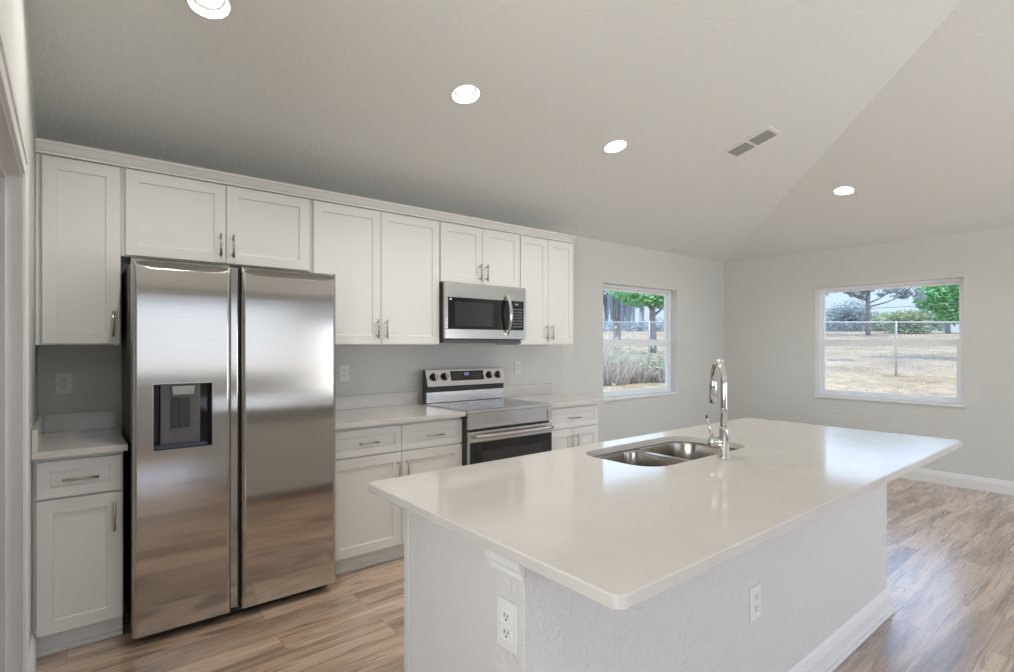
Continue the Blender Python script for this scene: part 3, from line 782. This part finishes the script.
# ------------------------------------------------------------------ island
IX0, IX1, IY0, IY1 = 0.775, 3.332, 0.631, 1.697
PX0, PX1, PY0, PY1 = 0.802, 3.272, 0.925, 1.035
def island():
    r = thing('kitchen_island', 'long white kitchen island base with textured half wall facing the camera', 'island', (2.03, 1.28, 0))
    obj('half_wall', lambda bm: box(bm, PX0, PY0, 0.0005, PX1, PY1, 0.8835, 0.004), 'half_wall_paint', r)
    ca, cb, cy0, cy1 = 0.895, 3.20, PY1 + 0.001, 1.640
    def body(bm):
        box(bm, ca, cy0, 0.0005, ca + 0.018, cy1, 0.8835, 0.001, 1); box(bm, cb - 0.018, cy0, 0.0005, cb, cy1, 0.8835, 0.001, 1)
        box(bm, ca + 0.018, cy0, 0.10, cb - 0.018, cy1, 0.118); box(bm, ca + 0.018, cy0, 0.118, cb - 0.018, cy0 + 0.012, 0.8835)
        box(bm, ca + 0.018, cy1 - 0.07, 0.0005, cb - 0.018, cy1 - 0.055, 0.0995)
        for x in (1.42, 1.97, 2.52): box(bm, x, cy1 - 0.018, 0.118, x + 0.04, cy1, 0.8835)
    obj('cabinet_body', body, 'cabinet_paint', r)
    obj('end_filler', lambda bm: box(bm, ca - 0.010, cy1 - 0.028, 0.0005, ca - 0.0005, cy1, 0.8835, 0.001, 1), 'cabinet_paint', r)
    for a, b_, side in ((0.90, 1.436, 'r'), (1.44, 1.985, 'r'), (1.989, 2.534, 'l'), (2.538, 3.195, 'l')):
        d = obj('door', shaker(a, b_, 0.108, 0.865, cy1 + 0.0205, s=1), 'cabinet_paint', r)
        pull('handle', b_ - 0.03 if side == 'r' else a + 0.03, 0.76, cy1 + 0.0205, True, d, s=1)
    # moulded cap under the slab on the end of the half wall
    def cap(bm):
        extrude_y(bm, [(PX0 - 0.0005, 0.835), (PX0 - 0.008, 0.840), (PX0 - 0.008, 0.852), (PX0 - 0.016, 0.862), (PX0 - 0.018, 0.8835), (PX0 - 0.0005, 0.8835)], PY0 - 0.002, PY1 + 0.018)
    obj('end_cap_moulding', cap, 'trim_paint', r)
    def bb(bm):
        bb_x(bm, PX0 - 0.016, PX1 + 0.016, PY0 - 0.0005, -1); bb_y(bm, PY0 - 0.0005, PY1, PX1 + 0.0005, 1); bb_y(bm, PY0 - 0.0005, PY1, PX0 - 0.0005, -1)
        box(bm, PX0 - 0.020, PY0 - 0.028, 0.0005, PX1 + 0.028, PY0 - 0.0168, 0.018, 0.005); box(bm, PX1 + 0.0168, PY0 - 0.0168, 0.0005, PX1 + 0.028, PY1, 0.018, 0.005)
    obj('baseboard', bb, 'trim_paint', r)
island()
SX0, SX1, SY0, SY1 = 1.672, 2.438, 1.205, 1.597
def island_top(bm):
    k = 10
    o = rrect(IX0, IY0, IX1, IY1, 0.025, k); oi = rrect(IX0 + 0.003, IY0 + 0.003, IX1 - 0.003, IY1 - 0.003, 0.022, k)
    i_ = rrect(SX0, SY0, SX1, SY1, 0.115, k); ii = rrect(SX0 - 0.002, SY0 - 0.002, SX1 + 0.002, SY1 + 0.002, 0.117, k)
    A = [ring(bm, i_, 0.8845), ring(bm, oi, 0.8845), ring(bm, o, 0.8875), ring(bm, o, 0.911), ring(bm, oi, 0.914), ring(bm, ii, 0.914), ring(bm, i_, 0.912)]
    for a, b_ in zip(A, A[1:]): bridge(bm, a, b_)
    bridge(bm, A[-1], A[0])
tag(obj('island_countertop', island_top, 'quartz'), 'large white quartz slab on top of the kitchen island with sink cutout', 'countertop')

def sink():
    r = thing('kitchen_sink', 'double bowl stainless steel undermount sink set in the island', 'sink', (2.03, 1.40, 0.66))
    bowls = ((SX0 + 0.004, 2.036, (0.055, 0.11, 0.11, 0.055)), (2.066, SX1 - 0.004, (0.11, 0.055, 0.055, 0.11)))
    def deck(bm):
        k = 10
        o = ring(bm, rrect(SX0 - 0.02, SY0 - 0.02, SX1 + 0.02, SY1 + 0.02, 0.13, k), 0.8815)
        es = [bm.edges.new((o[i], o[(i + 1) % len(o)])) for i in range(len(o))]
        for a, b_, rr in bowls:
            q = ring(bm, rrect(a, SY0 + 0.004, b_, SY1 - 0.004, rr, k), 0.8815)
            es += [bm.edges.new((q[i], q[(i + 1) % len(q)])) for i in range(len(q))]
        bmesh.ops.triangle_fill(bm, edges=es, use_beauty=True)
    obj('rim', deck, 'sink_steel', r)
    for a, b_, rr in bowls:
        def bowl(bm):
            k = 10; prev = None
            for d, z in ((0, 0.8812), (0.003, 0.872), (0.006, 0.74), (0.010, 0.715), (0.022, 0.700), (0.045, 0.694), (0.10, 0.690)):
                q = ring(bm, rrect(a + d, SY0 + 0.004 + d, b_ - d, SY1 - 0.004 - d, tuple(max(0.02, t - d * 0.6) for t in rr), k), z)
                if prev: bridge(bm, prev, q, True)
                prev = q
            bm.faces.new(prev)
        bo = obj('bowl', bowl, 'sink_steel', r)
        cx, cy = (a + b_) / 2, (SY0 + SY1) / 2
        obj('drain', lambda bm: (lathe(bm, cx, cy, [(0.0005, 0.6915), (0.03, 0.6915), (0.036, 0.694), (0.044, 0.6945), (0.046, 0.6905)], 28)), 'chrome', bo)
sink()

def faucet():
    bx_, by_ = 2.066, 1.146
    r = thing('faucet', 'tall chrome pull down gooseneck faucet standing behind the island sink', 'faucet', (bx_, by_, 0.914))
    obj('body', lambda bm: lathe(bm, bx_, by_, [(0.0005, 0.9142), (0.026, 0.9142), (0.026, 0.920), (0.0205, 0.924), (0.0195, 1.030), (0.0165, 1.038), (0.0145, 1.040), (0.0005, 1.0405)], 32), 'chrome', r)
    dx, dy = 0.742, 0.667
    ra = 0.098
    def neck(bm):
        pts = [(bx_, by_, 1.0395), (bx_, by_, 1.12), (bx_, by_, 1.205)]
        for i in range(1, 21):
            t = PI * i / 20 * 0.97
            q = ra * (1 - math.cos(t))
            pts.append((bx_ + dx * q, by_ + dy * q, 1.205 + ra * math.sin(t)))
        tube(bm, pts, 0.0135, 18)
    obj('gooseneck', neck, 'chrome', r)
    t = PI * 0.97; q = ra * (1 - math.cos(t))
    sp = Vector((bx_ + dx * q, by_ + dy * q, 1.205 + ra * math.sin(t)))
    hd = obj('spray_head', lambda bm: tube(bm, [sp + Vector((0, 0, 0.004)), sp + Vector((0, 0, -0.004)), sp + Vector((dx * .002, dy * .002, -0.03)), sp + Vector((dx * .005, dy * .005, -0.092)), sp + Vector((dx * .005, dy * .005, -0.098))], [0.0145, 0.0165, 0.0165, 0.019, 0.0165], 20), 'chrome', r)
    obj('spray_button', lambda bm: box(bm, sp.x - dx * 0.0225 - 0.005, sp.y - dy * 0.0225 - 0.005, sp.z - 0.058, sp.x - dx * 0.0225 + 0.006, sp.y - dy * 0.0225 + 0.006, sp.z - 0.035, 0.002), 'nickel', hd)
    hx, hy = -0.667, 0.742
    b0 = Vector((bx_, by_, 0.980)); hv = Vector((hx, hy, 0))
    bs = obj('handle_hub', lambda bm: tube(bm, [b0 + hv * 0.012, b0 + hv * 0.054, b0 + hv * 0.060], [0.0205, 0.0205, 0.0165], 20), 'chrome', r)
    e = b0 + hv * 0.046 + Vector((0, 0, 0.0195))
    lv = obj('lever', lambda bm: tube(bm, [e, e + hv * 0.008 + Vector((0, 0, 0.03)), e + hv * 0.02 + Vector((0, 0, 0.075))], [0.0058, 0.0048, 0.0045], 12), 'chrome', bs)
    obj('lever_tip', lambda bm: tube(bm, [e + hv * 0.0202 + Vector((0, 0, 0.0755)), e + hv * 0.0225 + Vector((0, 0, 0.086))], [0.0047, 0.004], 12), 'slot_dark', bs)
faucet()

# ------------------------------------------------------------------ outlets (built once facing -y, then copied)
OG = 'white electrical outlets'
def outlet_at(name, label, loc, rz, decora=False):
    r = thing(name, label, 'outlet', (0, 0, 0), OG)
    obj('cover_plate', lambda bm: box(bm, -0.0355, -0.0065, -0.0575, 0.0355, -0.0006, 0.0575, 0.003), 'plastic_white', r)
    if decora:
        o = obj('socket', lambda bm: box(bm, -0.0165, -0.0085, -0.033, 0.0165, -0.0067, 0.033, 0.001), 'plastic_white', r)
        zs = (-0.017, 0.017); host = [o, o]
    else:
        host = []; zs = (-0.0195, 0.0195)
        for z in zs: host.append(obj('socket', lambda bm: box(bm, -0.016, -0.0085, z - 0.0135, 0.016, -0.0067, z + 0.0135, 0.004), 'plastic_white', r))
    for z, h in zip(zs, host):
        obj('slots', lambda bm: (box(bm, -0.0075, -0.0089, z + 0.000, -0.0050, -0.0086, z + 0.009), box(bm, 0.0050, -0.0089, z + 0.001, 0.0075, -0.0086, z + 0.008), cyl(bm, (0, -0.0086, z - 0.006), (0, -0.0089, z - 0.006), 0.0028, seg=10)), 'slot_dark', h)
    r.location = loc; r.rotation_euler = (0, 0, rz)
    return r
o1 = outlet_at('outlet', 'duplex outlet on the alcove wall above the small left countertop', (-0.012, YB, 1.168), 0)
def ocopy(label, loc, rz):
    c = dup(o1, loc, label); c.rotation_euler = (0, 0, rz)
ocopy('duplex outlet on the kitchen wall just right of the refrigerator', (1.527, YB, 1.172), 0)
ocopy('duplex outlet on the narrow left end of the island', (PX0, 0.979, 0.718), -PI / 2)
ocopy('duplex outlet on the long textured side of the island', (1.870, PY0, 0.470), 0)
ocopy('low duplex outlet on the far right wall near the corner', (XR, 3.16, 0.535), PI / 2)
outlet_at('outlet', 'rectangular rocker style outlet on the wall right of the range controls', (3.140, YB, 1.168), 0, True)

# ------------------------------------------------------------------ recessed lights and vent
LG = 'recessed ceiling lights'
def can(loc, label):
    r = thing('recessed_light', label, 'ceiling light', (0, 0, 0), LG)
    obj('trim_ring', lambda bm: lathe(bm, 0, 0, [(0.0735, -0.0004), (0.084, -0.0006), (0.083, -0.0035), (0.078, -0.005), (0.0745, -0.0045), (0.0735, -0.002)], 48), 'plastic_white', r)
    obj('baffle', lambda bm: lathe(bm, 0, 0, [(0.0733, -0.0018), (0.070, 0.008), (0.0610, 0.0255), (0.0592, 0.026)], 48), 'baffle_glow', r)
    obj('lens', lambda bm: lathe(bm, 0, 0, [(0.0515, 0.0245), (0.047, 0.022), (0.0005, 0.0215)], 40), 'lens_glow', r)
    obj('lens_dark_ring', lambda bm: lathe(bm, 0, 0, [(0.0520, 0.0225), (0.0590, 0.0245)], 48), 'black_plastic', r)  # black ring added to draw the dark line between lens and baffle
    r.location = loc
    return r
def lamp_in(loc, rot, power=9.5):
    l = bpy.data.lights.new('recessed_lamp', 'AREA'); l.shape = 'DISK'; l.size = 0.085; l.energy = power; l.color = (1.0, 0.95, 0.88)
    o = bpy.data.objects.new('recessed_lamp', l); COL.objects.link(o); o.rotation_euler = rot
    o.location = Vector(loc) + rot.to_matrix() @ Vector((0, 0, 0.019))
from mathutils import Euler
ROT = {'A': Euler((-RA, 0, 0)), 'B': Euler((0, RA, 0))}
LABS = ['recessed ceiling light closest to camera cut by the top edge of the photo', 'recessed ceiling light second from left above the tall upper cabinet',
        'recessed ceiling light third from left between another light and the vent', 'smallest recessed ceiling light farthest right on the right ceiling slope']
c0 = None
for (k, x, y), lab in zip(CANS, LABS):
    loc = (x, y, zc(x, y))
    c = dup(c0, loc, lab) if c0 else can(loc, lab)
    c0 = c0 or c
    c.rotation_euler = ROT[k]
    lamp_in(loc, ROT[k])

def vent():
    r = thing('ceiling_vent', 'white metal ceiling air vent with two rows of slats', 'vent', (0, 0, 0))
    def slab(bm, u0, v0, u1, v1, z0, z1): box(bm, v0, u0, z0, v1, u1, z1)
    L, Wd, m = 0.182, 0.100, 0.024
    def frame(bm):
        z0, z1 = -0.008, -0.0005
        slab(bm, -L, -Wd, L, -Wd + m, z0, z1); slab(bm, -L, Wd - m, L, Wd, z0, z1)
        slab(bm, -L, -Wd + m, -L + m, Wd - m, z0, z1); slab(bm, L - m, -Wd + m, L, Wd - m, z0, z1); slab(bm, -0.009, -Wd + m, 0.009, Wd - m, z0, z1)
    obj('vent_frame', frame, 'vent_metal', r)
    obj('vent_backing', lambda bm: slab(bm, -L + m, -Wd + m, L - m, Wd - m, -0.002, -0.0006), 'vent_dark', r)
    def slats(bm, u0, u1):
        n_ = 9
        for i in range(n_):
            v = -Wd + m + (2 * (Wd - m)) * (i + 0.2) / n_
            slab(bm, u0, v, u1, v + 0.0115, -0.0070, -0.0045)
    obj('louvers', lambda bm: slats(bm, -L + m, -0.009), 'vent_slat', r); obj('louvers', lambda bm: slats(bm, 0.009, L - m), 'vent_slat', r)
    r.location = (3.962, 1.980, zc(3.962, 1.980)); r.rotation_euler = ROT['A']
vent()

# ------------------------------------------------------------------ outdoors
def gz(d):
    if d < 6: return -0.25
    if d < 18: return -0.25 + 0.587 * (d - 6) / 12
    if d < 60: return 0.337 + 0.060 * (d - 18)
    return 0.337 + 0.060 * 42 + 0.02 * (d - 60)
def at(px, d):
    p = FW * d + RT * (d * (px - 507) / 541.0); return p.x, p.y, gz(d)
def zpx(py, d): return 1.372 + d * (344.9 - py) / 541.0
def yard(bm):
    ds = [-25, -10, 0, 5.9, 7, 8.5, 10, 12, 14, 16, 18, 21, 25, 30, 36, 44, 52, 60, 75, 100, 140]
    ls = [-90, -60, -40, -28, -20, -14, -9, -5, -2, 0, 2, 4, 7, 10, 13, 16, 20, 25, 32, 42, 60, 90, 130]
    g = []
    rnd = random.Random(3)
    for d in ds:
        row = []
        for l in ls:
            p = FW * d + RT * l; h = gz(d) + (rnd.uniform(-0.04, 0.04) if d > 9 else 0)
            row.append(bm.verts.new((p.x, p.y, h)))
        g.append(row)
    for i in range(len(ds) - 1):
        for j in range(len(ls) - 1):
            f = bm.faces.new((g[i][j], g[i][j + 1], g[i + 1][j + 1], g[i + 1][j])); f.smooth = True
struct(obj('yard', yard, 'dry_grass'), 'dry tan grass yard outside the windows')
def blades(bm, rnd, c, rx, ry, h, n_, wd, lean=0.5):
    for _ in range(n_):
        a = rnd.uniform(0, 2 * PI); q = math.sqrt(rnd.random())
        x, y, z = c[0] + rx * q * math.cos(a), c[1] + ry * q * math.sin(a), c[2] - 0.03
        hh = h * rnd.uniform(0.5, 1.0) * (1 - 0.55 * q * q)
        t = rnd.uniform(0, 2 * PI); ln = hh * lean * rnd.uniform(0.1, 1)
        ex, ey = ln * math.cos(t) + 0.35 * rx * q * math.cos(a), ln * math.sin(t) + 0.35 * ry * q * math.sin(a)
        o = rnd.uniform(0, PI); wx, wy = wd * math.cos(o), wd * math.sin(o)
        v = [bm.verts.new(p) for p in ((x - wx, y - wy, z), (x + wx, y + wy, z), (x + ex * 0.5 + wx * .8, y + ey * 0.5 + wy * .8, z + hh * 0.62), (x + ex * 0.5 - wx * .8, y + ey * 0.5 - wy * .8, z + hh * 0.62), (x + ex, y + ey, z + hh * (0.95 - 0.2 * lean)))]
        bm.faces.new(v[:4]); bm.faces.new((v[3], v[2], v[4]))
def grass(bm):
    rnd = random.Random(5)
    for _ in range(900):
        d = rnd.uniform(9.5, 30); px = rnd.choice((rnd.uniform(585, 690), rnd.uniform(800, 985), rnd.uniform(800, 985)))
        if (px < 700 and 14.8 < d < 18.4) or 17.6 < d < 18.4: continue
        blades(bm, rnd, at(px, d), 0.25, 0.25, 0.14, 9, 0.012, 0.8)
gr = obj('grass_tufts', grass, 'straw'); gr['kind'] = 'stuff'; tag(gr, 'dry straw coloured grass tufts growing across the yard', 'grass')

def fence():
    d = 18.0; l0, l1 = d * (560 - 507) / 541.0, d * (1000 - 507) / 541.0
    def q(l, z): p = FW * d + RT * l; return Vector((p.x, p.y, z))
    zt, zb = zpx(322.3, d), gz(d) + 0.03
    r = thing('chain_link_fence', 'galvanized chain link fence crossing the dry yard', 'fence', q((l0 + l1) / 2, gz(d)))
    lp = d * (896 - 507) / 541.0
    i = -5
    while True:
        l = lp + i * 2.74; i += 1
        if l < l0 - 0.1: continue
        if l > l1 + 0.1: break
        obj('post', lambda bm: cyl(bm, q(l, gz(d) - 0.3), q(l, zt + 0.04), 0.034, seg=12), 'galvanized', r)
    obj('top_rail', lambda bm: cyl(bm, q(l0, zt), q(l1, zt), 0.024, seg=12), 'galvanized', r)
    def mesh_(bm):
        s = 0.13; h = zt - 0.03 - zb; off = FW * 0.05
        l = l0 - h
        while l < l1:
            for sg in (1, -1):
                a, b_ = (l, l + h) if sg > 0 else (l + h, l)
                za, zc = zb, zb + h
                # clip to the fence ends
                f0, f1 = 0.0, 1.0
                for e, lo in ((l0, True), (l1, False)):
                    t = (e - a) / (b_ - a)
                    va, vb = (a < e, b_ < e) if lo else (a > e, b_ > e)
                    if va: f0 = max(f0, t)
                    if vb: f1 = min(f1, t)
                if f1 - f0 > 0.01:
                    p0 = q(a + (b_ - a) * f0, za + (zc - za) * f0) - off; p1 = q(a + (b_ - a) * f1, za + (zc - za) * f1) - off
                    tube(bm, [p0, p1], 0.0045, 4, False)
            l += s
    obj('wire_mesh', mesh_, 'galvanized', r)
fence()

def tree(name, label, cat, px, d, trunk, tr, blobs, leaf, m, group=None, moss=0, seed=1):
    rnd = random.Random(seed)
    b0 = Vector(at(px, d))
    r = thing(name, label, cat, b0, group)
    def tk(bm):
        pts = [b0 + Vector((0, 0, -0.3))] + [b0 + Vector((rnd.uniform(-.2, .2) * tr * 2, rnd.uniform(-.2, .2) * tr * 2, trunk * t)) for t in (0.33, 0.66)] + [b0 + Vector((0, 0, trunk))]
        tube(bm, pts, [tr * 1.25, tr, tr * 0.9, tr * 0.6], 10)
        for (l, z, w_, rx, rz, n_) in blobs:
            e = b0 + RT * l * 0.8 + FW * w_ * 0.8 + Vector((0, 0, z - b0.z - rz * 0.2))
            s = b0 + Vector((0, 0, min(trunk * 0.9, max(0.3, (z - b0.z) * 0.7))))
            tube(bm, [s, (s + e) / 2 + Vector((0, 0, -0.1)), e], [tr * 0.5, tr * 0.35, tr * 0.12], 7)
    obj('trunk', tk, 'bark', r)
    def lf(bm):
        for (l, z, w_, rx, rz, n_) in blobs:
            c = b0 + RT * l + FW * w_; c.z = z
            for _ in range(n_):
                v = Vector((rnd.gauss(0, 1), rnd.gauss(0, 1), rnd.gauss(0, 1))).normalized() * rnd.random() ** 0.35
                p = c + RT * v.x * rx + FW * v.y * rx * 0.8 + Vector((0, 0, v.z * rz))
                s = leaf * rnd.uniform(0.6, 1.3)
                a = Vector((rnd.gauss(0, 1), rnd.gauss(0, 1), rnd.gauss(0, 0.6))).normalized(); b_ = a.orthogonal().normalized()
                bm.faces.new([bm.verts.new(k) for k in (p - a * s, p + b_ * s * 0.42, p + a * s, p - b_ * s * 0.42)])
    obj('foliage', lf, m, r)
    if moss:
        def ms(bm):
            for _ in range(moss):
                l, z, w_, rx, rz, n_ = rnd.choice(blobs)
                p = b0 + RT * (l + rnd.uniform(-rx, rx) * 0.8) + FW * (w_ + rnd.uniform(-1, 1)); p.z = z - rz * rnd.uniform(0.1, 0.9)
                L = rnd.uniform(0.6, 2.2)
                for k in range(5):
                    o = Vector((rnd.uniform(-.2, .2), rnd.uniform(-.2, .2), 0)); ww = rnd.uniform(0.03, 0.09); t = RT * ww
                    bm.faces.new([bm.verts.new(q) for q in (p + o - t, p + o + t, p + o + t * 0.3 + Vector((0, 0, -L * rnd.uniform(.6, 1))), p + o - t * 0.3 + Vector((0, 0, -L * rnd.uniform(.6, 1))))])
        obj('hanging_moss', ms, 'leaf_moss', r)['kind'] = 'stuff'
    return r
# right window: bright tree at right, mossy tree left of it, hazy tree line far behind
tree('broadleaf_tree', 'bright green leafy tree at the right side of the right window', 'tree', 948, 54, 3.4, 0.2,
     [(-1.5, zpx(299, 54), 0, 1.7, 1.4, 900), (1.2, zpx(291, 54), 0.3, 2.0, 1.5, 900), (0.9, zpx(314, 54), 0, 2.0, 1.1, 800), (-0.4, zpx(284, 54), 0.6, 2.2, 1.3, 700), (2.8, zpx(302, 54), 0.2, 2.0, 2.0, 700)], 0.26, 'leaf_bright', seed=11)
tree('oak_tree', 'tall mossy tree with a bare trunk at the centre of the right window', 'tree', 868, 50, 6.6, 0.17,
     [(-4.0, zpx(286, 50), 0, 1.0, 0.8, 90), (-0.8, zpx(290, 50), 0, 1.2, 0.8, 130), (2.6, zpx(290, 50), 0, 1.7, 0.7, 110), (4.0, zpx(295, 50), 0, 1.2, 0.5, 70), (0.5, zpx(266, 50), 0, 4.5, 1.4, 700)], 0.36, 'leaf_grey', moss=5, seed=12)
k = 0
TL = 'trees and shrubs of the far tree line in the right window'
for px, d, top, rx, rz, n_, m, lab in (
        (851, 66, 311, 2.4, 1.5, 620, 'leaf_grey', 'rounded hazy grey green tree in the distance at the left of the right window'),
        (829, 74, 319, 2.0, 0.9, 260, 'leaf_mid', 'low dark shrub at the far left edge of the right window'),
        (876, 72, 318, 2.4, 0.9, 320, 'leaf_mid', 'low green shrub behind the mossy trunk in the right window'),
        (892, 62, 319, 2.0, 0.9, 480, 'leaf_olive', 'olive green bushy tree behind the fence post in the right window'),
        (908, 53, 318, 1.7, 0.9, 460, 'leaf_olive', 'olive green tree between fence post and bright tree'),
        (927, 71, 318, 2.2, 1.1, 380, 'leaf_mid', 'dark green shrub low behind the bright tree')):
    k += 1
    tree('background_tree', lab, 'tree', px, d, 1.6, 0.12, [(0, zpx(top, d), 0, rx, rz, n_), (-1.1, zpx(top + 4, d), 0.5, rx * 0.7, rz * 0.7, n_ // 2), (1.2, zpx(top + 5, d), 0.3, rx * 0.7, rz * 0.7, n_ // 2), (-rx * .5, gz(d) + 0.5, 0.2, rx * 0.9, 0.7, n_ // 2), (rx * .5, gz(d) + 0.5, 0.2, rx * 0.9, 0.7, n_ // 2)], 0.26, m, TL, seed=20 + k)
tree('oak_tree', 'large shade tree right of the right window shading the yard', 'tree', 1002, 25, 5.6, 0.2,
     [(0.2, 6.4, 0, 1.9, 0.5, 800), (-1.6, 6.6, 0.6, 1.3, 0.4, 350), (-5.0, 6.9, -0.8, 1.1, 0.3, 260)], 0.17, 'leaf_mid', seed=15)
# left window: bright crown, dark trunks, pale brush in front
tree('broadleaf_tree', 'bright green leafy tree filling the top of the left window', 'tree', 653, 28, 2.9, 0.17,
     [(-0.4, zpx(297, 28), 0, 1.5, 0.55, 900), (0.9, zpx(300, 28), 0.2, 1.2, 0.5, 700), (-1.2, zpx(290, 28), 0, 1.2, 0.6, 600), (0.4, zpx(286, 28), 0.4, 1.6, 0.7, 700)], 0.13, 'leaf_bright', seed=31)
tree('oak_tree', 'dark mossy tree with hanging moss at the left of the left window', 'tree', 617, 34, 3.6, 0.22,
     [(-0.8, zpx(290, 34), 0, 1.3, 0.8, 380), (0.8, zpx(296, 34), 0, 1.4, 0.6, 380)], 0.22, 'leaf_grey', moss=44, seed=32)
tree('background_tree', 'hazy grey tree line behind the trunks in the left window', 'tree', 640, 62, 1.2, 0.15, [(-3, zpx(326, 62), 0, 2.4, 1.0, 420), (0.3, zpx(328, 62), 0, 2.2, 0.9, 420), (3.0, zpx(326, 62), 0, 2.2, 1.0, 420)], 0.26, 'leaf_grey', seed=33)
BR = 'dry brush clumps outside the left window'
def brush(label, px, d, rx, h, n_, m, seed, green=0):
    rnd = random.Random(seed); c = at(px, d)
    r = thing('brush_clump', label, 'shrub', c, BR)
    obj('stems', lambda bm: blades(bm, rnd, c, rx, rx * 0.8, h, n_, 0.011, 0.7), m, r)
    if green: 
        def lv(bm):
            for _ in range(green):
                p = Vector(c) + RT * rnd.gauss(0, rx * 0.45) + FW * rnd.gauss(0, rx * 0.4) + Vector((0, 0, abs(rnd.gauss(h * 0.4, h * 0.25))))
                a = Vector((rnd.gauss(0, 1), rnd.gauss(0, 1), rnd.gauss(0, 1))).normalized(); b_ = a.orthogonal(); s = 0.07
                bm.faces.new([bm.verts.new(q) for q in (p - a * s, p + b_ * s * 0.5, p + a * s, p - b_ * s * 0.5)])
        obj('leaves', lv, 'leaf_olive', r)
brush('large pale dry brush clump at the left of the left window', 609, 15.9, 0.75, 1.55, 1300, 'twig', 41, 160)
brush('tall straw coloured grass mound behind the brush in the left window', 606, 16.95, 0.55, 2.2, 1300, 'straw', 42)
brush('dry twiggy brush clump in the middle of the left window', 636, 16.3, 0.6, 1.25, 750, 'twig', 43, 120)
brush('greenish low brush clump at the right of the left window', 661, 16.4, 0.6, 1.0, 700, 'twig', 44, 420)

def wire():
    d = 40.0
    r = thing('utility_line', 'thin overhead utility cable crossing the sky in the right window', 'cable', at(1060, d))
    def q(px, py): p = FW * d + RT * (d * (px - 507) / 541.0); return Vector((p.x, p.y, zpx(py, d)))
    obj('cable', lambda bm: tube(bm, [q(750, 309), q(822, 309.2), q(880, 308), q(925, 305.5), q(1060, 297)], 0.022, 6), 'cable_black', r)
    for px, py in ((750, 307), (1060, 295)): obj('pole', lambda bm: tube(bm, [Vector(at(px, d)) - Vector((0, 0, 0.5)), q(px, py)], [0.16, 0.11], 10), 'pole_wood', r)
wire()
